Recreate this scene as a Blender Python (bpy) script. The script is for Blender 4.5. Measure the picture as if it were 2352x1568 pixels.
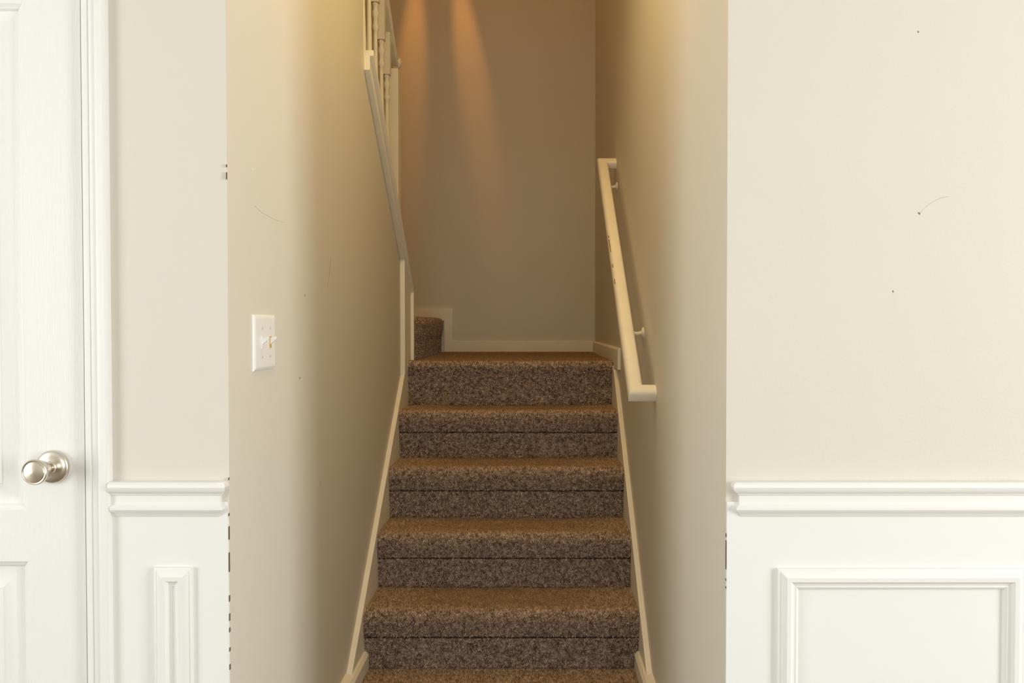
import bpy, bmesh, math, random
import numpy as np
from mathutils import Vector

for o in list(bpy.data.objects):
    bpy.data.objects.remove(o, do_unlink=True)
S = bpy.context.scene
C = S.collection
rng = np.random.default_rng(7)
random.seed(7)

# ------------------------------------------------------------------ camera
F = 1950.0                       # focal length in pixels of the 2352 x 1568 frame
VPX, PITCH = 1227.0, math.radians(1.15)
CAMZ = 1.166
cam_d = bpy.data.cameras.new('camera')
cam = bpy.data.objects.new('camera', cam_d)
C.objects.link(cam)
cam_d.sensor_fit = 'HORIZONTAL'
cam_d.sensor_width = 36.0
cam_d.lens = 36.0 * F / 2352.0
cam_d.shift_x = -(VPX - 1176.0) / 2352.0
cam_d.clip_start = 0.05
cam.location = (0, 0, CAMZ)
cam.rotation_euler = (math.pi / 2 - PITCH, 0, 0)
S.camera = cam
cp, sp = math.cos(PITCH), math.sin(PITCH)

def ray(px, py):
    a, b = (px - VPX) / F, (784.0 - py) / F
    return Vector((a, cp + b * sp, -sp + b * cp))
def onY(px, py, Y):
    r = ray(px, py); k = Y / r.y
    return Vector((r.x * k, Y, CAMZ + r.z * k))
def onX(px, py, X):
    r = ray(px, py); k = X / r.x
    return Vector((X, r.y * k, CAMZ + r.z * k))

# ------------------------------------------------------------------ light
S.view_settings.view_transform = 'Standard'
S.view_settings.look = 'None'
S.view_settings.gamma = 1.0
S.view_settings.use_curve_mapping = False
S.view_settings.exposure = 0.0
w = bpy.data.worlds.new('daylight'); S.world = w; w.use_nodes = True
bg = w.node_tree.nodes['Background']
bg.inputs[0].default_value = (0.80, 0.90, 1.0, 1); bg.inputs[1].default_value = 0.6

def light(name, kind, loc, energy, color, target=None, size=0.1, size_y=None, **kw):
    d = bpy.data.lights.new(name, kind); d.energy = energy; d.color = color
    if kind == 'AREA':
        d.size = size
        if size_y: d.shape = 'RECTANGLE'; d.size_y = size_y
    else:
        d.shadow_soft_size = size
    for k, v in kw.items(): setattr(d, k, v)
    o = bpy.data.objects.new(name, d); C.objects.link(o); o.location = loc
    if target is not None:
        o.rotation_euler = (Vector(target) - Vector(loc)).to_track_quat('-Z', 'Y').to_euler()
    return o
RX0, RX1, RY0 = -3.6, 3.8, -3.4          # entry room extents
DAY = (0.985, 1.0, 1.0)
WARM = (1.0, 0.48, 0.13)
light('window_daylight_left', 'AREA', (RX0 - 0.05, -0.5, 1.25), 94, DAY, (0, -0.5, 1.25), 1.7, 2.1)
light('window_daylight_right', 'AREA', (RX1 + 0.05, -0.3, 1.25), 137, DAY, (0, -0.3, 1.25), 1.2, 2.1)
light('window_daylight_rear', 'AREA', (0.2, RY0 - 0.05, 1.25), 34, DAY, (0.2, 0, 1.25), 1.8, 2.1)
light('upstairs_lamp', 'AREA', (-0.35, 4.0, 4.93), 11, WARM, (-0.35, 4.0, 0), 0.35, shape='DISK')
light('stairwell_fill', 'AREA', (0.0, 2.3, 3.05), 14, (1.0, 0.72, 0.31), (0.0, 2.5, 0), 0.35, shape='DISK')  # added warm fill over the flight, brightens the mid stairwell walls and carpet
light('upstairs_spot', 'SPOT', (-0.66, 5.0, 4.3), 150, (1.0, 0.38, 0.08), (-0.735, 5.19, 2.95), 0.01, spot_size=math.radians(9), spot_blend=1.0)
light('upstairs_spot', 'SPOT', (-0.62, 5.0, 4.3), 150, (1.0, 0.38, 0.08), (-0.42, 5.19, 2.95), 0.01, spot_size=math.radians(9), spot_blend=1.0)

# ------------------------------------------------------------------ materials
def mat(name, col, rough=0.6, metallic=0.0, bump=0.0, bscale=200.0, var=0.0, vscale=3.0, spec=0.4, stretch=None):
    m = bpy.data.materials.new(name); m.use_nodes = True
    nt = m.node_tree; b = nt.nodes['Principled BSDF']
    b.inputs['Base Color'].default_value = (*col, 1); b.inputs['Roughness'].default_value = rough
    b.inputs['Metallic'].default_value = metallic; b.inputs['Specular IOR Level'].default_value = spec
    tc = nt.nodes.new('ShaderNodeTexCoord')
    src = tc.outputs['Object']
    if stretch:
        mp = nt.nodes.new('ShaderNodeMapping'); mp.inputs['Scale'].default_value = stretch
        nt.links.new(src, mp.inputs['Vector']); src = mp.outputs['Vector']
    if var:
        n = nt.nodes.new('ShaderNodeTexNoise'); n.inputs['Scale'].default_value = vscale; n.inputs['Detail'].default_value = 5
        nt.links.new(src, n.inputs['Vector'])
        r = nt.nodes.new('ShaderNodeValToRGB')
        r.color_ramp.elements[0].position = 0.3; r.color_ramp.elements[1].position = 0.7
        r.color_ramp.elements[0].color = (*[c * (1 - var) for c in col], 1)
        r.color_ramp.elements[1].color = (*[min(1, c * (1 + var)) for c in col], 1)
        nt.links.new(n.outputs['Fac'], r.inputs['Fac']); nt.links.new(r.outputs['Color'], b.inputs['Base Color'])
    if bump:
        n2 = nt.nodes.new('ShaderNodeTexNoise'); n2.inputs['Scale'].default_value = bscale; n2.inputs['Detail'].default_value = 3
        nt.links.new(src, n2.inputs['Vector'])
        bp = nt.nodes.new('ShaderNodeBump'); bp.inputs['Strength'].default_value = bump; bp.inputs['Distance'].default_value = 0.002
        nt.links.new(n2.outputs['Fac'], bp.inputs['Height']); nt.links.new(bp.outputs['Normal'], b.inputs['Normal'])
    return m
PAINT = mat('greige_wall_paint', (0.70, 0.665, 0.58), 0.55, bump=0.12, bscale=160, var=0.012, vscale=1.5, spec=0.3)
WHITE = mat('white_trim_paint', (0.83, 0.83, 0.80), 0.38, bump=0.04, bscale=60, spec=0.45)
DOORW = mat('white_door_paint', (0.82, 0.82, 0.79), 0.42, bump=0.25, bscale=30, spec=0.4, stretch=(14, 14, 0.6))
CREAM = mat('yellowed_trim_paint', (0.88, 0.83, 0.71), 0.42, var=0.03, vscale=9)
CEIL = mat('ceiling_paint', (0.82, 0.82, 0.80), 0.9)
NICKEL = mat('brushed_nickel', (0.70, 0.65, 0.56), 0.28, metallic=1.0, bump=0.03, bscale=300)
PLASTIC = mat('white_switch_plastic', (0.85, 0.85, 0.82), 0.35)
AMBER = mat('yellowed_plastic', (0.62, 0.42, 0.15), 0.5)
SCREW = mat('painted_screw', (0.55, 0.53, 0.48), 0.4)
DARK = mat('bare_metal_chip', (0.16, 0.13, 0.10), 0.7)
SCUFF = mat('grey_scuff', (0.46, 0.42, 0.34), 0.8)
GRIME = mat('hand_grime', (0.42, 0.25, 0.12), 0.8, var=0.25, vscale=60)

def carpet_material():
    m = bpy.data.materials.new('brown_frieze_carpet'); m.use_nodes = True
    nt = m.node_tree; b = nt.nodes['Principled BSDF']
    b.inputs['Roughness'].default_value = 0.95; b.inputs['Specular IOR Level'].default_value = 0.1
    at = nt.nodes.new('ShaderNodeAttribute'); at.attribute_name = 'tone'
    wr = nt.nodes.new('ShaderNodeAttribute'); wr.attribute_name = 'wear'
    tc = nt.nodes.new('ShaderNodeTexCoord')
    n = nt.nodes.new('ShaderNodeTexNoise'); n.inputs['Scale'].default_value = 70; n.inputs['Detail'].default_value = 3
    nt.links.new(tc.outputs['Object'], n.inputs['Vector'])
    a1 = nt.nodes.new('ShaderNodeMath'); a1.operation = 'MULTIPLY_ADD'; a1.inputs[1].default_value = 0.55
    nt.links.new(at.outputs['Fac'], a1.inputs[0])
    a2 = nt.nodes.new('ShaderNodeMath'); a2.operation = 'MULTIPLY_ADD'; a2.inputs[1].default_value = 1.3; a2.inputs[2].default_value = -0.43
    nt.links.new(n.outputs['Fac'], a2.inputs[0]); nt.links.new(a2.outputs[0], a1.inputs[2])
    r = nt.nodes.new('ShaderNodeValToRGB')
    e = r.color_ramp.elements
    e[0].position = 0.08; e[0].color = (0.14, 0.092, 0.064, 1)
    e[1].position = 0.95; e[1].color = (0.78, 0.61, 0.47, 1)
    x = e.new(0.5); x.color = (0.43, 0.31, 0.23, 1)
    nt.links.new(a1.outputs[0], r.inputs['Fac'])
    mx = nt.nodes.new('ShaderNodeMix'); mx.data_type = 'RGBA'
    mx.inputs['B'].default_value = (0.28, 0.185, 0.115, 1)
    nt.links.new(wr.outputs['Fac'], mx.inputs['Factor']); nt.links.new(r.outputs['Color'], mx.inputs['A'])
    nt.links.new(mx.outputs['Result'], b.inputs['Base Color'])
    return m
CARPET = carpet_material()

# ------------------------------------------------------------------ mesh helpers
def link(name, verts, faces, m, parent=None, smooth=False):
    me = bpy.data.meshes.new(name); me.from_pydata([tuple(v) for v in verts], [], faces); me.update()
    bm = bmesh.new(); bm.from_mesh(me); bmesh.ops.recalc_face_normals(bm, faces=bm.faces); bm.to_mesh(me); bm.free()
    if smooth:
        for p in me.polygons: p.use_smooth = True
    o = bpy.data.objects.new(name, me); me.materials.append(m); C.objects.link(o)
    if parent: o.parent = parent
    return o
class MB:
    def __init__(s): s.v = []; s.f = []
    def add(s, v, f):
        n = len(s.v); s.v += [tuple(p) for p in v]; s.f += [[i + n for i in q] for q in f]; return s
    def box(s, x0, x1, y0, y1, z0, z1):
        return s.add([(x, y, z) for x in (x0, x1) for y in (y0, y1) for z in (z0, z1)],
                     [(0,1,3,2),(4,6,7,5),(0,4,5,1),(2,3,7,6),(0,2,6,4),(1,5,7,3)])
    def prism(s, poly, axis, a, b):            # poly in the two other axes, extruded a..b along axis
        def P(u, v, t): return {'x': (t, u, v), 'y': (u, t, v), 'z': (u, v, t)}[axis]
        n = len(poly)
        return s.add([P(u, v, a) for u, v in poly] + [P(u, v, b) for u, v in poly],
                     [list(range(n)), list(range(2*n-1, n-1, -1))] + [[i, (i+1) % n, (i+1) % n + n, i + n] for i in range(n)])
    def rings(s, rings, close=True, cap=True):  # a list of equal-length loops
        n = len(rings[0]); v = [p for r in rings for p in r]; f = []
        for k in range(len(rings) - 1):
            for i in range(n if close else n - 1):
                j = (i + 1) % n
                f.append([k*n+i, k*n+j, (k+1)*n+j, (k+1)*n+i])
        if cap: f += [list(range(n)), [(len(rings)-1)*n + i for i in range(n)]]
        return s.add(v, f)
    def lathe(s, prof, origin, axis, seg=20):   # prof: (radius, along)
        ax = Vector(axis).normalized(); u = ax.orthogonal().normalized(); w_ = ax.cross(u); o = Vector(origin)
        return s.rings([[o + ax*h + (u*math.cos(2*math.pi*i/seg) + w_*math.sin(2*math.pi*i/seg))*r for i in range(seg)] for r, h in prof])
    def build(s, name, m, parent=None, smooth=False, bevel=0.0, seg=2):
        o = link(name, s.v, s.f, m, parent, smooth)
        if bevel:
            bm = bmesh.new(); bm.from_mesh(o.data)
            bmesh.ops.remove_doubles(bm, verts=bm.verts, dist=1e-6)
            es = [e for e in bm.edges if len(e.link_faces) == 2 and e.calc_face_angle(0) > 0.5]
            bmesh.ops.bevel(bm, geom=es, offset=bevel, segments=seg, affect='EDGES', profile=0.6, clamp_overlap=True)
            bm.to_mesh(o.data); bm.free()
        return o
def smooth_by_angle(o, deg=35):
    for p in o.data.polygons: p.use_smooth = True
    bm = bmesh.new(); bm.from_mesh(o.data)
    for e in bm.edges:
        if len(e.link_faces) == 2: e.smooth = e.calc_face_angle(0) < math.radians(deg)
    bm.to_mesh(o.data); bm.free()
    return o
def struct(o, label=None):
    o['kind'] = 'structure'
    if label: o['label'] = label
    return o
def tag(o, label, cat, group=None):
    o['label'] = label; o['category'] = cat
    if group: o['group'] = group
    return o
def empty(name, loc):
    o = bpy.data.objects.new(name, None); C.objects.link(o); o.location = loc; o.empty_display_size = 0.1
    return o
def attach(ch, par):                          # world-placed child of a moved empty
    ch.parent = par; ch.matrix_parent_inverse = par.matrix_basis.inverted(); return ch

# ------------------------------------------------------------------ main dimensions
YF = 1.65                                     # face of the wall with the stair opening
XL = onY(524, 784, YF).x                      # stairwell walls
XR = onY(1669, 784, YF).x
YB = onX(1367, 600, XR).y                     # wall at the back of the landing
RISE, RUN, R0 = 0.2, 0.252, 2.874             # first riser at R0
RISERS = [R0 + RUN * k for k in range(5)]
LANDZ = 5 * RISE
YE = 3.955                                    # end of the low wall beside the stairs
YO = onX(834, 60, XL).y                       # where the full-height wall stops
XFAR, ZTOP, TH = -1.72, 5.0, 0.115
XLW = XL - TH

# ------------------------------------------------------------------ setting
struct(MB().box(RX0, RX1, RY0, YF, -0.1, 0).build('floor_entry', mat('brown_entry_floor', (0.20, 0.15, 0.10), 0.45, var=0.08, vscale=4)))
FLOOR = struct(MB().box(XL - .05, XR + .05, YF, R0 + 0.1, -0.1, -0.008).build('floor', CARPET), 'brown carpeted floor at the foot of the stairs')
struct(MB().box(RX0, RX1, RY0, YF + TH, 2.6, 2.72).build('ceiling', CEIL))
struct(MB().box(XFAR - .1, XR + .1, YF + TH, YB + .1, ZTOP, ZTOP + .1).build('ceiling_stairwell', CEIL))

# door leaf extents (pixels on the wall plane)
DX1 = onY(189, 784, YF).x                     # hinge-free edge of the leaf
DW = 0.81
DX0 = DX1 - DW
DZ = 2.04
CASE_R = onY(256, 784, YF).x
wl = MB().box(RX0, DX0 - .02, YF, YF + TH, 0, 2.6)
wl.box(DX0 - .02, DX1 + .02, YF, YF + TH, DZ + .015, 2.6)
wl.box(DX1 + .02, XL, YF, YF + TH, 0, 2.6)
WFL = struct(wl.build('wall_front_left', PAINT), 'greige painted wall with white wainscot between the door and the stairs')
WFR = struct(MB().box(XR, RX1, YF, YF + TH, 0, 2.6).build('wall_front_right', PAINT), 'wide greige painted wall with white wainscot and large moulded panel')
struct(MB().box(XFAR - .1, XR + .1, YF, YF + TH, 2.6, ZTOP).build('wall_front_upper', PAINT))
WSL = MB().prism([(YF + TH, 0), (YO, 0), (YO, ZTOP), (YF + TH, ZTOP)], 'x', XLW, XL)
cap_a = onX(857, 104, XL + .035); cap_b = onX(947, 640, XL + .035)
def cap_z(y): return cap_a.z + (cap_b.z - cap_a.z) * (y - cap_a.y) / (cap_b.y - cap_a.y)
WSL.prism([(YO, 0), (YE - .018, 0), (YE - .018, cap_z(YE) - .022), (YO, cap_z(YO) - .022)], 'x', XLW, XL)
WSL = struct(WSL.build('wall_stair_left', PAINT), 'greige stairwell wall with the light switch, stepping down to a sloping half wall')
WSR = struct(MB().box(XR, XR + TH, YF + TH, YB, 0, ZTOP).build('wall_stair_right', PAINT), 'greige stairwell wall carrying the painted handrail')
struct(MB().box(XFAR - .1, XR + TH, YB, YB + .1, 0, ZTOP).build('wall_back', PAINT), 'tan wall at the back of the carpeted landing')
struct(MB().box(XFAR - .1, XFAR, YF + TH, YB, 0, ZTOP).build('wall_stair_far', PAINT))

# entry room behind the camera, with its windows
def wall_window(name, plane, c0, t, a0, a1, wa0, wa1, n):
    wz0, wz1 = 0.2, 2.3
    m = MB()
    for (p0, p1, z0, z1) in ((a0, wa0, 0, 2.6), (wa1, a1, 0, 2.6), (wa0, wa1, 0, wz0), (wa0, wa1, wz1, 2.6)):
        if plane == 'x': m.box(min(c0, c0+t), max(c0, c0+t), p0, p1, z0, z1)
        else: m.box(p0, p1, min(c0, c0+t), max(c0, c0+t), z0, z1)
    struct(m.build(name, PAINT))
    fr = MB(); q0, q1 = min(c0, c0 + t*.4), max(c0, c0 + t*.4)
    bars = [(wa0, wa0+.05, wz0, wz1), (wa1-.05, wa1, wz0, wz1), (wa0+.05, wa1-.05, wz0, wz0+.05), (wa0+.05, wa1-.05, wz1-.05, wz1),
            (wa0+.05, wa1-.05, (wz0+wz1)/2-.02, (wz0+wz1)/2+.02)]
    for (p0, p1, z0, z1) in bars:
        if plane == 'x': fr.box(q0, q1, p0, p1, z0, z1)
        else: fr.box(p0, p1, q0, q1, z0, z1)
    struct(fr.build('window_%d' % n, WHITE))
wall_window('wall_left', 'x', RX0, -.04, RY0, YF, -1.35, 0.35, 1)
wall_window('wall_right', 'x', RX1, .04, RY0, YF, -0.9, 0.3, 2)
wall_window('wall_rear', 'y', RY0, -.04, RX0, RX1, -0.7, 1.1, 3)

# ------------------------------------------------------------------ wainscot: board, chair rail, panel moulding
RAIL_TOP = onY(1400, 1103, YF).z; RAIL_BOT = onY(1400, 1186, YF).z
rh = RAIL_TOP - RAIL_BOT
rail_prof = [(0, 0), (.004, 0), (.007, .06), (.010, .14), (.013, .17), (.0155, .23), (.0155, .29), (.012, .33), (.009, .36), (.0085, .60),
             (.011, .63), (.012, .67), (.018, .71), (.022, .78), (.0235, .86), (.022, .94), (.017, .99), (.010, 1.0), (0, 1.0)]
def chair_rail(parent, xa, xb, sa, sb):       # sa / sb: -1, +1 return past that end, 0 square cut
    m = MB(); prof = [(o, RAIL_BOT + u * rh) for o, u in rail_prof]
    secs = []
    if sa: secs.append([(xa - o, YF, z) for o, z in prof]); secs.append([(xa - o, YF - o, z) for o, z in prof])
    else: secs.append([(xa, YF - o, z) for o, z in prof])
    if sb: secs.append([(xb + o, YF - o, z) for o, z in prof]); secs.append([(xb + o, YF, z) for o, z in prof])
    else: secs.append([(xb, YF - o, z) for o, z in prof])
    m.rings(secs)
    return smooth_by_angle(m.build('chair_rail', WHITE, parent), 28)
frame_prof = [(0, 0), (0, .007), (.003, .0085), (.006, .0085), (.009, .012), (.016, .016), (.024, .015), (.029, .009), (.033, .0075), (.036, .008), (.040, .005), (.042, 0)]
def panel_moulding(parent, x0, x1, z0, z1):
    m = MB()
    m.rings([[(x0+t, YF-.004-o, z0+t), (x1-t, YF-.004-o, z0+t), (x1-t, YF-.004-o, z1-t), (x0+t, YF-.004-o, z1-t)] for t, o in frame_prof], cap=False)
    return smooth_by_angle(m.build('panel_moulding', WHITE, parent), 28)
xa, xb = CASE_R, onY(499, 1140, YF).x
MB().box(xa, XL - .001, YF - .004, YF, 0, RAIL_BOT + .03).build('wainscot_board', WHITE, WFL)
chair_rail(WFL, xa, xb, 0, 1)
p0 = onY(359, 1300, YF); p1 = onY(446, 1300, YF)
panel_moulding(WFL, p0.x, p1.x, .22, p0.z)
xa = onY(1706, 1140, YF).x
MB().box(XR + .001, RX1, YF - .004, YF, 0, RAIL_BOT + .03).build('wainscot_board', WHITE, WFR)
chair_rail(WFR, xa, RX1, 1, 0)
p0 = onY(1783, 1302, YF); p1 = onY(2349, 1302, YF)
panel_moulding(WFR, p0.x, p1.x, .22, p0.z)
pw = p1.x - p0.x
panel_moulding(WFR, p1.x + .09, p1.x + .09 + pw, .22, p0.z)
for par, x0_, x1_ in ((WFL, CASE_R, XL), (WFR, XR, RX1)):
    MB().box(x0_, x1_, YF - .016, YF - .004, 0, .11).build('baseboard', WHITE, par, bevel=.003)

# ------------------------------------------------------------------ door with casing
door = struct(empty('door_1', (DX0, YF, 0)), 'white six panel door with a nickel knob')
DYF, DYB = YF + .004, YF + .038
stile, mull = .112, .10
pxs = [(DX0 + stile, DX0 + DW/2 - mull/2), (DX0 + DW/2 + mull/2, DX1 - stile)]
zb = onY(20, 1172, YF).z; zt = onY(20, 6, YF).z; lt = onY(20, 1290, YF).z
pzs = [(.2, lt), (zb, zt), (zt + .1, DZ - .1)]
leaf = MB()
leaf.box(DX0, DX0 + stile, DYF, DYB, .008, DZ); leaf.box(DX1 - stile, DX1, DYF, DYB, .008, DZ)
leaf.box(pxs[0][1], pxs[1][0], DYF, DYB, .008, DZ)
zs = [.008] + [z for p in pzs for z in p] + [DZ]
for a, b in zip(zs[0::2], zs[1::2]):
    for x0_, x1_ in pxs: leaf.box(x0_, x1_, DYF, DYB, a, b)
attach(leaf.build('door_leaf', DOORW), door)
dprof = [(0, 0), (.004, .003), (.008, .0045), (.012, .009), (.020, .011), (.026, .011), (.032, .0095), (.05, .0045), (.052, .003), (.058, .0028)]
for x0_, x1_ in pxs:
    for z0_, z1_ in pzs:
        m = MB()
        loops = [[(x0_+t, DYF+o, z0_+t), (x1_-t, DYF+o, z0_+t), (x1_-t, DYF+o, z1_-t), (x0_+t, DYF+o, z1_-t)] for t, o in dprof if t < (z1_-z0_)/2 - .002]
        m.rings(loops, cap=False); n = len(m.v); m.f.append([n-4, n-3, n-2, n-1])
        attach(smooth_by_angle(m.build('door_panel', DOORW), 20), door)
kc = onY(124, 1071, DYF)
k = attach(MB().lathe([(0, 0), (.031, 0), (.0325, .003), (.032, .007), (.029, .0105), (.020, .012), (.012, .013), (.010, .016), (0, .016)], kc, (0, -1, 0), 40).build('knob_rose', NICKEL), door)
smooth_by_angle(k, 40)
k = attach(MB().lathe([(0, .012), (.0095, .012), (.0095, .024), (.012, .028), (.015, .034), (.0185, .042), (.0215, .051), (.0235, .058), (.0245, .063), (.0240, .066),
                       (.0225, .0675), (.0210, .0665), (.0195, .0665), (.0185, .068), (.012, .0695), (0, .070)], kc, (0, -1, 0), 40).build('door_knob', NICKEL), door)
smooth_by_angle(k, 40)
# jamb and casing
jm = MB()
jm.box(DX1 + .003, DX1 + .02, YF + .002, YF + TH, 0, DZ + .015); jm.box(DX0 - .02, DX0 - .003, YF + .002, YF + TH, 0, DZ + .015)
jm.box(DX0 - .003, DX1 + .003, YF + .002, YF + TH, DZ + .003, DZ + .015)
attach(jm.build('door_jamb', WHITE), door)
cw = CASE_R - DX1 - .007
cprof = [(0, 0), (0, .006), (.03, .0085), (.16, .0095), (.24, .0095), (.28, .0075), (.33, .008), (.46, .0115), (.56, .0115), (.60, .0155), (.66, .0165), (.90, .0175), (.97, .016), (1, .012), (1, 0)]
m = MB(); ix0, ix1, iz = DX0 - .007, DX1 + .007, DZ + .007
secs = []
for c in range(4):
    secs.append([[(ix0 - t*cw, YF - o, 0) , (ix0 - t*cw, YF - o, iz + t*cw), (ix1 + t*cw, YF - o, iz + t*cw), (ix1 + t*cw, YF - o, 0)][c] for t, o in cprof])
m.rings(secs)
struct(smooth_by_angle(m.build('trim_1', WHITE), 25), 'white moulded door casing')

# ------------------------------------------------------------------ light switch on the stairwell wall
a = onX(578, 722, XL); b = onX(580, 853, XL); c = onX(629, 724, XL)
sw_y0, sw_y1, sw_z0, sw_z1 = a.y, c.y - .006, b.z, a.z
sw = tag(empty('light_switch', (XL, (sw_y0 + sw_y1)/2, sw_z0)), 'white double toggle light switch plate, one slot yellowed', 'light switch')
m = MB()
def rect(i, x): return [(x, sw_y0+i, sw_z0+i), (x, sw_y1-i, sw_z0+i), (x, sw_y1-i, sw_z1-i), (x, sw_y0+i, sw_z1-i)]
m.rings([rect(0, XL), rect(0, XL+.002), rect(.002, XL+.0042), rect(.006, XL+.0060), rect(.009, XL+.0064)], cap=False); m.f.append([16, 17, 18, 19])
attach(m.build('switch_plate', PLASTIC), sw)
sc = (sw_z0 + sw_z1) / 2
for i, px in enumerate((595.5, 614)):
    y = onX(px, 785, XL).y
    M_ = (PLASTIC, AMBER)[i]
    attach(MB().box(XL+.0060, XL+.0082, y-.0055, y+.0055, sc-.013, sc+.013).build('toggle_slot', M_, bevel=.001), sw)
    t = MB().rings([[(XL+.0062, y-.004, sc-.006), (XL+.0062, y+.004, sc-.006), (XL+.0062, y+.004, sc+.009), (XL+.0062, y-.004, sc+.009)],
                    [(XL+.020, y-.0032, sc+.006), (XL+.020, y+.0032, sc+.006), (XL+.020, y+.0032, sc+.013), (XL+.020, y-.0032, sc+.013)]])
    attach(t.build('toggle', PLASTIC, bevel=.0012), sw)
    for dz in (-.031, .031):
        attach(MB().lathe([(0, 0), (.0034, 0), (.003, .0012), (0, .0014)], (XL+.0062, y, sc+dz), (1, 0, 0), 12).build('screw', SCREW), sw)

# ------------------------------------------------------------------ stair carpet
stairs = tag(empty('staircase', ((XL + XR)/2, R0, 0)), 'brown carpeted staircase of five steps rising to a landing', 'stairs')
SK = 0.019                                     # skirt board thickness
cx0, cx1 = XL + SK, XR - SK
PILE = 0.008
def smoothstep(a, b, x):
    t = np.clip((x - a) / (b - a), 0, 1); return t * t * (3 - 2 * t)
def carpet_piece(name, prof, parent, pile=True, spacing=.0046, x0=None, x1=None, wear_fn=None, thick=.010, hscale=1.0):
    """prof: outer surface as (y, z) points, back to front; normals lie on the left-hand side of travel"""
    x0 = cx0 if x0 is None else x0; x1 = cx1 if x1 is None else x1
    P = np.array(prof, float)
    seg = np.diff(P, axis=0); L = np.hypot(seg[:, 0], seg[:, 1]); cum = np.concatenate([[0], np.cumsum(L)])
    T = seg / L[:, None]; Nn = np.stack([-T[:, 1], T[:, 0]], 1) * -1.0          # outward: up for travel towards -y
    vn = np.vstack([Nn[:1], (Nn[:-1] + Nn[1:]) / 2, Nn[-1:]]); vn /= np.linalg.norm(vn, axis=1)[:, None]
    surf = P - vn * PILE * hscale * .75
    back = P - vn * (thick)
    ring = [tuple(p) for p in surf] + [tuple(p) for p in back[::-1]]
    o = MB().prism(ring, 'x', x0, x1).build(name, CARPET)
    attach(o, parent)
    if not pile: return o
    tot = cum[-1]
    ns, nx = int(tot / spacing), int((x1 - x0) / spacing)
    ss, xx = np.meshgrid((np.arange(ns) + .5) / ns * tot, x0 + (np.arange(nx) + .5) / nx * (x1 - x0), indexing='ij')
    ss = np.clip(ss.ravel() + rng.normal(0, spacing*.4, ss.size), 0, tot - 1e-5)
    xx = np.clip(xx.ravel() + rng.normal(0, spacing*.4, xx.size), x0, x1)
    n = ss.size
    idx = np.clip(np.searchsorted(cum, ss, side='right') - 1, 0, len(L) - 1)
    fr = (ss - cum[idx]) / L[idx]
    base = surf[idx] + (surf[idx+1] - surf[idx]) * fr[:, None]
    nr = vn[idx] * (1 - fr)[:, None] + vn[idx+1] * fr[:, None]; nr /= np.linalg.norm(nr, axis=1)[:, None]
    tg = np.stack([nr[:, 1], -nr[:, 0]], 1)
    wear = np.zeros(n) if wear_fn is None else wear_fn(base[:, 0], xx)
    h = PILE * hscale * rng.uniform(.75, 1.25, n) * (1 - .55 * wear)
    lean_x = rng.normal(0, .45, n) * h; lean_t = (rng.normal(0, .45, n) + .7 * wear) * h
    r = spacing * rng.uniform(.55, .85, n)
    tip = np.stack([xx + lean_x, base[:, 0] + nr[:, 0]*h + tg[:, 0]*lean_t, base[:, 1] + nr[:, 1]*h + tg[:, 1]*lean_t], 1)
    ang = rng.uniform(0, 2*np.pi, n)
    V = np.empty((n, 4, 3)); V[:, 3] = tip
    for q in range(3):
        ca, sa = np.cos(ang + q*2.0944) * r, np.sin(ang + q*2.0944) * r
        V[:, q, 0] = xx + ca
        V[:, q, 1] = base[:, 0] + tg[:, 0]*sa - nr[:, 0]*.001
        V[:, q, 2] = base[:, 1] + tg[:, 1]*sa - nr[:, 1]*.001
    V = V.reshape(-1, 3)
    fi = (np.arange(n) * 4)[:, None]
    tri = np.concatenate([fi + np.array([[0, 1, 3]]), fi + np.array([[1, 2, 3]]), fi + np.array([[2, 0, 3]])], 0)
    me = bpy.data.meshes.new('carpet_pile')
    me.vertices.add(len(V)); me.vertices.foreach_set('co', V.ravel().astype(np.float32))
    me.loops.add(tri.size); me.loops.foreach_set('vertex_index', tri.ravel().astype(np.int32))
    me.polygons.add(len(tri)); me.polygons.foreach_set('loop_start', (np.arange(len(tri))*3).astype(np.int32))
    me.polygons.foreach_set('loop_total', np.full(len(tri), 3, np.int32))
    me.update(calc_edges=True)
    tone = np.repeat(np.clip(rng.normal(.5, .3, n), 0, 1), 4)
    at = me.attributes.new('tone', 'FLOAT', 'POINT'); at.data.foreach_set('value', tone.astype(np.float32))
    at = me.attributes.new('wear', 'FLOAT', 'POINT'); at.data.foreach_set('value', np.repeat(wear * .75, 4).astype(np.float32))
    me.materials.append(CARPET)
    p = bpy.data.objects.new('carpet_pile', me); C.objects.link(p); p['kind'] = 'stuff'
    p.parent = o; p.matrix_parent_inverse = o.matrix_world.inverted() if False else o.matrix_parent_inverse.copy() @ o.matrix_parent_inverse.inverted()
    return o
def arc(cy, cz, r, a0, a1, n):
    return [(cy + r*math.cos(math.radians(a0 + (a1-a0)*i/n)), cz + r*math.sin(math.radians(a0 + (a1-a0)*i/n))) for i in range(n+1)]
NOSE = .036
def tread_prof(k, yback, z, wrap=.092):
    yf = RISERS[k] - NOSE; r = .034
    pts = [(yback, z - .002), (yback - .03, z), ((yback + yf)/2, z - .001), (yf + r + .02, z)]
    pts += arc(yf + r, z - r, r, 90, 180, 6)
    pts += [(yf + .002, z - .055), (yf + .012, z - wrap)]
    return pts
def tread_wear(k, yback):
    y0 = RISERS[k] - NOSE
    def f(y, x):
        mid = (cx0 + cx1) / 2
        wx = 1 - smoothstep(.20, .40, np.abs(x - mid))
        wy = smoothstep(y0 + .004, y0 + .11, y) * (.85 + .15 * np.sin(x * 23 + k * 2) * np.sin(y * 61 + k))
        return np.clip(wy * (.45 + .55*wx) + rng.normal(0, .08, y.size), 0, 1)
    return f
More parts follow.
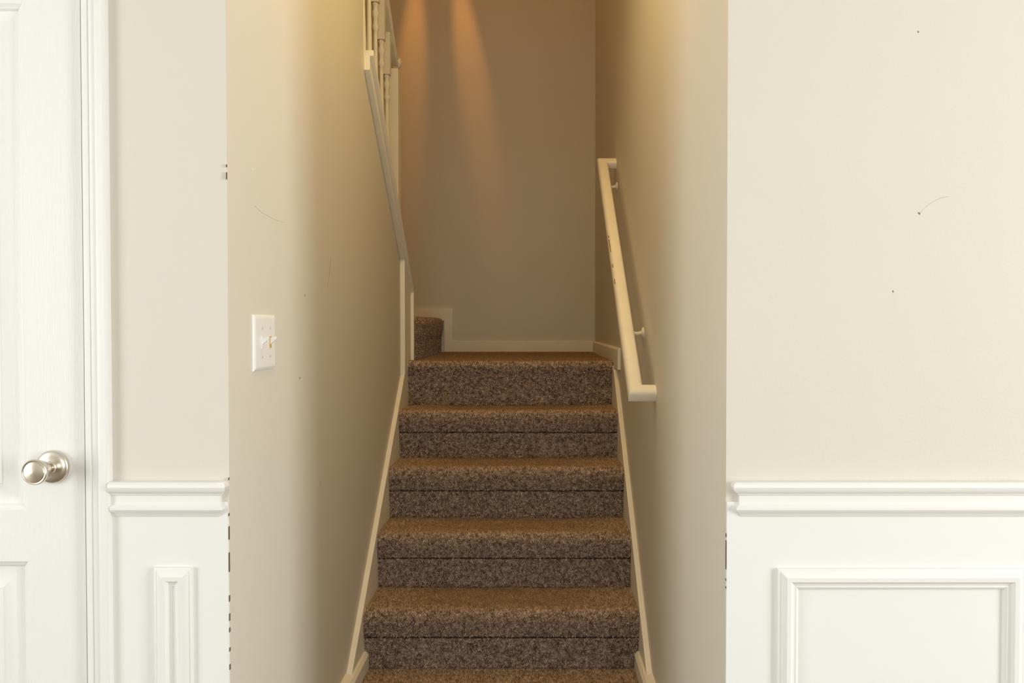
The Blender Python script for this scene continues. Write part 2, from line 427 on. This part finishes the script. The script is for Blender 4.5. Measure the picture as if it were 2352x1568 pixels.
for k in range(5):
    z = RISE * (k + 1)
    if k < 4:
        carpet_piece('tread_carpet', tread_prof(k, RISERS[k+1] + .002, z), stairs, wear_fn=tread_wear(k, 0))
        zt_ = z - .099
        yr = RISERS[k] - NOSE + .014
    else:                                        # the landing edge is wrapped in one piece
        yf = RISERS[k] - NOSE + .006; r = .028
        prof = [(YB - .012, z), (4.6, z), (4.2, z), (yf + r + .03, z)] + arc(yf + r, z - r, r, 90, 180, 6) + [(yf + .012, z - .06), (yf + .02, z - .10), (RISERS[k] - .006, RISE*k - .006)]
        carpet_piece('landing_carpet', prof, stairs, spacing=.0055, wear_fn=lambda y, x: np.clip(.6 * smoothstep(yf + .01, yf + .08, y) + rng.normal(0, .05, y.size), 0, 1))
        continue
    carpet_piece('riser_carpet', [(yr, zt_), (RISERS[k] - .014, zt_ - .04), (RISERS[k] - .010, RISE*k - .006)], stairs)
# carpet on the floor at the foot of the flight
fy0 = YF + .002
carpet_piece('floor_carpet', [(R0 + .002, 0), (2.3, 0), (fy0, 0)], FLOOR, spacing=.0055, wear_fn=lambda y, x: np.full(y.size, .4))
# solid body below the carpet
m = MB()
poly = [(R0 + .004, -.008)]
for k in range(5):
    y = RISERS[k] + .004
    poly += [(y, RISE*k - .012 if k else -.008), (y, RISE*(k+1) - .012)]
poly += [(YB - .012, LANDZ - .012), (YB - .012, -.008)]
m.prism(poly[1:], 'x', cx0, cx1)
attach(m.build('stair_body', CARPET), stairs)
# the step up to the left of the landing, then the second flight back along the half wall
XS = onX(950, 780, XL + .03).x if False else XL + .022
m = MB()
def xprof():
    z = LANDZ + RISE; r = .026
    return [(XFAR + .01, z), (XS - .04, z)] + [(XS - r + .012 + r*math.cos(math.radians(a_)), z - r + r*math.sin(math.radians(a_))) for a_ in (90, 75, 60, 45, 30, 15, 0)] + [(XS + .008, z - .08), (XS, z - .11), (XS, LANDZ + .004), (XFAR + .01, LANDZ + .004)]
m.prism(xprof(), 'y', YE + .022, YB - .012)
up = tag(empty('upper_stairs', (XS, YE, LANDZ)), 'single brown carpeted step turning left off the landing, leading to the upper flight', 'stairs')
o_step = attach(m.build('step_carpet', CARPET), up)
for k in range(6):
    z = LANDZ + RISE * (k + 2); y1 = YE - RUN * k
    pr = [(y1, z - RISE - .01), (y1, z - .11), (y1 + .02, z - .09), (y1 + .025, z - .03), (y1 + .015, z - .008), (y1, z), (y1 - RUN, z), (y1 - RUN, z - RISE - .01)]
    attach(MB().prism(pr, 'x', XFAR + .01, XLW - .036).build('step_carpet', CARPET), up)
# pile on the visible step face and its top
def pile_x(o):
    prof = xprof()[1:12]
    P = np.array(prof); sp_ = .006
    seg = np.diff(P, axis=0); L = np.hypot(*seg.T); cum = np.concatenate([[0], np.cumsum(L)]); tot = cum[-1]
    y0, y1 = YE + .03, YB - .014
    ns, ny = int(tot/sp_), int((y1-y0)/sp_)
    ss, yy = np.meshgrid((np.arange(ns)+.5)/ns*tot, y0 + (np.arange(ny)+.5)/ny*(y1-y0), indexing='ij')
    ss = np.clip(ss.ravel() + rng.normal(0, sp_*.4, ss.size), 0, tot-1e-5); yy = yy.ravel() + rng.normal(0, sp_*.3, yy.size)
    yy = np.clip(yy, y0, y1)
    n = ss.size; idx = np.clip(np.searchsorted(cum, ss, side='right')-1, 0, len(L)-1); fr = (ss-cum[idx])/L[idx]
    b_ = P[idx] + seg[idx]*fr[:, None]; T = seg[idx]/L[idx][:, None]; N_ = np.stack([-T[:, 1], T[:, 0]], 1)
    h = .006*rng.uniform(.7, 1.2, n); r = sp_*rng.uniform(.55, .85, n); ang = rng.uniform(0, 6.283, n)
    V = np.empty((n, 4, 3))
    V[:, 3] = np.stack([b_[:, 0]+N_[:, 0]*h+rng.normal(0, .002, n), yy+rng.normal(0, .002, n), b_[:, 1]+N_[:, 1]*h], 1)
    for q in range(3):
        ca, sa = np.cos(ang+q*2.0944)*r, np.sin(ang+q*2.0944)*r
        V[:, q] = np.stack([b_[:, 0]+T[:, 0]*ca-N_[:, 0]*.001, yy+sa, b_[:, 1]+T[:, 1]*ca-N_[:, 1]*.001], 1)
    fi = (np.arange(n)*4)[:, None]
    tri = np.concatenate([fi+np.array([[0, 1, 3]]), fi+np.array([[1, 2, 3]]), fi+np.array([[2, 0, 3]])], 0)
    me = bpy.data.meshes.new('carpet_pile'); me.from_pydata(V.reshape(-1, 3).tolist(), [], tri.tolist())
    at = me.attributes.new('tone', 'FLOAT', 'POINT'); at.data.foreach_set('value', np.repeat(np.clip(rng.normal(.42, .28, n), 0, 1), 4).astype(np.float32))
    me.materials.append(CARPET)
    p = bpy.data.objects.new('carpet_pile', me); C.objects.link(p); p.parent = o; p['kind'] = 'stuff'
pile_x(o_step)

# ------------------------------------------------------------------ skirt boards and baseboards
def nose_line(y): return LANDZ + (y - (RISERS[4] - NOSE + .004)) * RISE / RUN
ytop = RISERS[4] - NOSE - .045
ybot = R0 - NOSE - .20 + .02
for side, xw in (('left', XL), ('right', XR)):
    s = 1 if side == 'left' else -1
    yb_ = ybot - .03
    poly = [(yb_, max(.01, nose_line(yb_) + .004)), (ytop, nose_line(ytop) + .004), (RISERS[4] - .02, nose_line(ytop) + .004), (RISERS[4] - .02, LANDZ - .022), (YB - .014, LANDZ - .022), (YB - .014, LANDZ - .12), (RISERS[4], LANDZ - .30), (yb_ + .22, 0), (yb_, 0)]
    x0_, x1_ = sorted((xw, xw + s*SK))
    o = struct(MB().prism(poly, 'x', x0_, x1_).build('trim_%d' % (2 if s > 0 else 3), CREAM, bevel=.002), 'cream skirt board running up the %s' % ('wall below the light switch' if s > 0 else 'wall below the handrail'))
    # low base board at floor level in front of it
    x0_, x1_ = sorted((xw + s*(SK if 0 else 0), xw + s*.034))
    m = MB()
    q = [(xw, 0), (xw + s*.034, 0), (xw + s*.034, .048), (xw + s*.026, .058), (xw, .064)]
    m.prism(q, 'y', YF + TH, R0 - .016)
    struct(m.build('baseboard_stair_%s' % side, CREAM), 'low cream baseboard at the foot of the skirt board by the %s' % ('light switch wall' if s > 0 else 'handrail wall'))
LB = onY(1200, 783, YB).z
yend = onX(1419, 820, XR - .012).y
m = MB().prism([(XR - .013, LANDZ - .03), (XR, LANDZ - .03), (XR, LB), (XR - .006, LB), (XR - .013, LB - .008)], 'y', yend, YB)
struct(m.build('baseboard_landing_right', CREAM), 'cream baseboard on the handrail wall beside the landing')
xs0, xs1 = onY(1013, 760, YB).x, onY(1040, 760, YB).x
zt2 = onY(1000, 708, YB).z
m = MB().prism([(XR - .013, LANDZ - .012), (XR - .013, LB), (xs1, LB), (xs1, zt2), (XFAR, zt2), (XFAR, LANDZ + RISE - .012), (xs0 + .02, LANDZ + RISE - .012), (xs0 + .02, LANDZ - .012)], 'y', YB - .013, YB)
struct(m.build('baseboard_back', CREAM, bevel=.003), 'cream baseboard on the back wall of the landing, stepping up at the left')

# ------------------------------------------------------------------ half wall: apron trim, cap board, end board
XA, XC = XL + .0205, XL + .034
ap = [onX(836, 160, XL), onX(919, 597, XL)]
ya = ap[1].y
yt = ap[0].y
zb_ = LANDZ - .055
m = MB().prism([(yt, ap[0].z), (ya, ap[1].z), (ya, zb_), (YE, zb_), (YE, cap_z(YE) - .018), (yt, cap_z(yt) - .018)], 'x', XL, XA)
struct(m.build('trim_4', CREAM, bevel=.0015), 'cream apron trim along the sloping half wall')
t_ = .020
m = MB().prism([(yt, cap_z(yt) - t_), (yt, cap_z(yt)), (YE + .02, cap_z(YE + .02)), (YE + .02, LANDZ - .002), (YE, LANDZ - .002), (YE, cap_z(YE) - t_)], 'x', XLW - .034, XC)
struct(m.build('trim_5', CREAM, bevel=.002), 'cream cap board on the sloping half wall, turned down at its end')

# ------------------------------------------------------------------ banister on the half wall
bx = (XL + XLW) / 2
ban = tag(empty('banister', (bx, 3.9, cap_z(3.9))), 'cream banister with turned balusters and a square newel on the half wall', 'banister')
slope = (cap_a.z - cap_b.z) / (cap_b.y - cap_a.y)
ny = 3.905
nt_ = onX(918, 163, bx + .036).z
hw = .036
m = MB().prism([(bx-hw, ny-hw), (bx+hw, ny-hw), (bx+hw, ny+hw), (bx-hw, ny+hw)], 'z', cap_z(ny + hw), nt_)
m2 = m.build('newel_post', CREAM, bevel=.003)
# plumb post whose foot follows the sloping cap
for v in m2.data.vertices:
    if v.co.z < nt_ - .1: v.co.z += cap_z(v.co.y) - cap_z(ny + hw)
attach(m2, ban)
def rail_top(y): return nt_ + .055 + (ny - y) * slope
rs = [(-.026, -.052), (.026, -.052), (.030, -.040), (.024, -.030), (.031, -.018), (.026, -.004), (.010, 0), (-.010, 0), (-.026, -.004), (-.031, -.018), (-.024, -.030), (-.030, -.040)]
secs = []
for y, zf in ((2.0, None), (ny - .06, None)):
    secs.append([(bx + a_, y, rail_top(y) + b_) for a_, b_ in rs])
secs.append([(bx + a_, ny - .02, nt_ + .085 + b_) for a_, b_ in rs])
secs.append([(bx + a_, ny + .05, nt_ + .072 + b_) for a_, b_ in rs])
secs.append([(bx + a_*.85, ny + .066, nt_ + .070 + b_*.9 - .003) for a_, b_ in rs])
secs.append([(bx + a_*.4, ny + .074, nt_ + .060 + b_*.4) for a_, b_ in rs])
attach(smooth_by_angle(MB().rings(secs).build('banister_rail', CREAM), 40), ban)
attach(MB().lathe([(0, -.030), (.014, -.028), (.026, -.018), (.033, -.004), (.034, .006), (.028, .020), (.016, .029), (0, .031)], (bx + .008, ny + .045, nt_ + .045), (0, 0, 1), 20).build('newel_knob', CREAM, smooth=True), ban)
by = [3.775 - .133 * i for i in range(8)]
bal_mesh = None
for y in by:
    zb0, zt0 = cap_z(y + .016), rail_top(y) - .05
    H = zt0 - zb0
    w2 = .0175
    if bal_mesh is None:
        m = MB()
        m.box(-w2, w2, -w2, w2, -.02, .10)
        m.box(-w2, w2, -w2, w2, H - .17, H + .03)
        m.lathe([(.010, .10), (.015, .108), (.015, .118), (.010, .124), (.010, .132), (.014, .140), (.014, .150), (.009, .158), (.0125, .20), (.0155, .27), (.0155, .33), (.012, .45),
                 (.009, H - .30), (.009, H - .285), (.0145, H - .278), (.0145, H - .265), (.010, H - .258), (.010, H - .235), (.015, H - .225), (.015, H - .21), (.010, H - .20), (.010, H - .19), (.015, H - .18), (.011, H - .169)], (0, 0, 0), (0, 0, 1), 14)
        o = m.build('baluster', CREAM); bal_mesh = smooth_by_angle(o, 40).data
    else:
        o = bpy.data.objects.new('baluster', bal_mesh); C.objects.link(o)
    o.location = (bx, y, zb0)
    attach(o, ban)

# ------------------------------------------------------------------ handrail on the right wall
hr_xo = onX(1443, 900, .29).x and .289          # outer face
WID, THK = .047, .038
q_wall = XR
xc = hr_xo + WID / 2
A = Vector((0, onX(1507, 900, XR).y + .012, onX(1507, 902, XR).z)); B = Vector((0, onX(1415, 375, XR).y, onX(1415, 375, XR).z))
tdir = (B - A).normalized(); nrm = Vector((0, -tdir.z, tdir.y)); plen = (B - A).length
hr = tag(empty('handrail', (XR, A.y, A.z)), 'worn cream wooden handrail bracketed to the stairwell wall, ends turned into the wall', 'handrail')
hp = []
for (sa_, sb_, a0) in ((1, 1, 0), (-1, 1, 90), (-1, -1, 180), (1, -1, 270)):
    rr = .013 if sb_ > 0 else .006
    for i in range(4):
        an = math.radians(a0 + 30*i)
        hp.append((sa_*(WID/2 - rr) + rr*math.cos(an), sb_*(THK/2 - rr) + rr*math.sin(an)))
def hpt(p, x, n): return Vector((x, A.y, A.z)) + tdir*p + nrm*n
S0 = [hpt(-a_, q_wall, b_) for a_, b_ in hp]; S1 = [hpt(-a_, xc - a_, b_) for a_, b_ in hp]
S2 = [hpt(plen + a_, xc - a_, b_) for a_, b_ in hp]; S3 = [hpt(plen + a_, q_wall, b_) for a_, b_ in hp]
for nm, r0, r1 in (('return', S0, S1), ('rail', S1, S2), ('return', S2, S3)):
    attach(smooth_by_angle(MB().rings([r0, r1]).build(nm, CREAM), 50), hr)
def tube(pts, rad, name, m_, par, seg=10):
    mm = MB(); rings = []
    pts = [Vector(p) for p in pts]
    for i, p in enumerate(pts):
        d = (pts[min(i+1, len(pts)-1)] - pts[max(i-1, 0)]).normalized()
        u = d.orthogonal().normalized() if abs(d.z) > .9 else d.cross(Vector((0, 0, 1))).normalized(); v = d.cross(u)
        r = rad[i] if isinstance(rad, (list, tuple)) else rad
        rings.append([p + (u*math.cos(2*math.pi*j/seg) + v*math.sin(2*math.pi*j/seg))*r for j in range(seg)])
    mm.rings(rings)
    return attach(mm.build(name, m_, smooth=True), par)
for px, py in ((1478, 764), (1417.5, 428)):
    c_ = onX(px, py, XR)
    p_r = (c_.y - A.y) / tdir.y
    under = hpt(p_r, xc, -THK/2)
    br = attach(MB().lathe([(0, 0), (.019, 0), (.019, .003), (.014, .006), (.009, .008), (0, .009)], (XR, c_.y, c_.z), (-1, 0, 0), 18).build('bracket', CREAM), hr)
    arm = tube([(XR - .004, c_.y, c_.z), (XR - .02, c_.y, c_.z - .004), (XR - .035, c_.y, c_.z - .002), (xc + .008, c_.y, under.z - .02), (xc, c_.y, under.z + .006)], [.008, .007, .007, .007, .007], 'bracket_arm', CREAM, hr)
    arm.parent = br; arm.matrix_parent_inverse = br.matrix_parent_inverse.inverted() @ br.matrix_parent_inverse
# hand grime along the outer edge of the rail
for p_, ln in ((.80, .09), (.905, .015), (.69, .02), (.58, .03)):
    m = MB(); a_ = WID/2 - .0035; b_ = THK/2 - .0040
    m.rings([[hpt(p_ + u, xc - a_ - .0012 + d_, b_ + .0012 + d_) for d_ in (-.0012, .0012)] + [hpt(p_ + u, xc - a_ + .0010 + d_, b_ - .0010 + d_) for d_ in (.0012, -.0012)] for u in (0, ln)])
    attach(m.build('grime_mark', GRIME), hr)

# ------------------------------------------------------------------ chips and scuffs in the paint
def chip(px, y0, y1, Xc, par, wd=.0016):
    z1, z0 = onY(px, y0, YF).z, onY(px, y1, YF).z
    return MB().box(Xc - wd/2, Xc + wd/2, YF - .0046, YF + .0010, z0, z1).build('paint_chip', DARK, par)
for y0, y1 in ((378, 384), (396, 412), (1096, 1102), (1178, 1184), (1208, 1238), (1268, 1312), (1366, 1380), (1408, 1424), (1440, 1450), (1486, 1494), (1524, 1536)):
    chip(524, y0, y1, XL, WFL, .0008)
for y0, y1 in ((1224, 1232), (1240, 1306), (1328, 1332), (1346, 1350)):
    chip(1668, y0, y1, XR, WFR, .0008)
def scratch(pts, par, wd=.0007, m_=SCUFF):
    P = [onY(x, y, YF) for x, y in pts]; mm = MB()
    mm.rings([[(p.x - wd, YF - .0003, p.z - wd), (p.x + wd, YF - .0003, p.z + wd), (p.x + wd, YF + .0006, p.z + wd), (p.x - wd, YF + .0006, p.z - wd)] for p in P])
    return mm.build('scuff_mark', m_, par)
scratch([(2111, 492), (2117, 484), (2126, 475), (2138, 466), (2150, 459), (2164, 454), (2178, 451)], WFR, .0005)
scratch([(2109, 488), (2113, 492)], WFR, .0009, DARK)
for x, y in ((2109, 73), (2051, 669), (1690, 1374)):
    scratch([(x - 1, y - 2), (x + 1, y + 2)], WFR, .0008, DARK) if y < 1000 else None
def scuff_x(pts, par, wd, m_=SCUFF):
    P = [onX(x, y, XL) for x, y in pts]; mm = MB()
    mm.rings([[(XL - .0005, p.y - wd, p.z - wd*.3), (XL + .0003, p.y - wd, p.z - wd*.3), (XL + .0003, p.y + wd, p.z + wd*.3), (XL - .0005, p.y + wd, p.z + wd*.3)] for p in P])
    return mm.build('scuff_mark', m_, par)
scuff_x([(760, 590), (757, 625), (752, 660)], WSL, .004, mat('faint_scuff', (0.58, 0.51, 0.38), .7))
scuff_x([(584, 472), (600, 487), (622, 500), (640, 508), (654, 510)], WSL, .0006)
scuff_x([(688, 866), (689, 870)], WSL, .002, DARK)
scuff_x([(737, 1106), (733, 1116)], WSL, .0015, DARK)
scuff_x([(700, 675), (701, 681)], WSL, .0012, DARK)
scuff_x([(580, 386), (581, 391)], WSL, .002, PLASTIC)
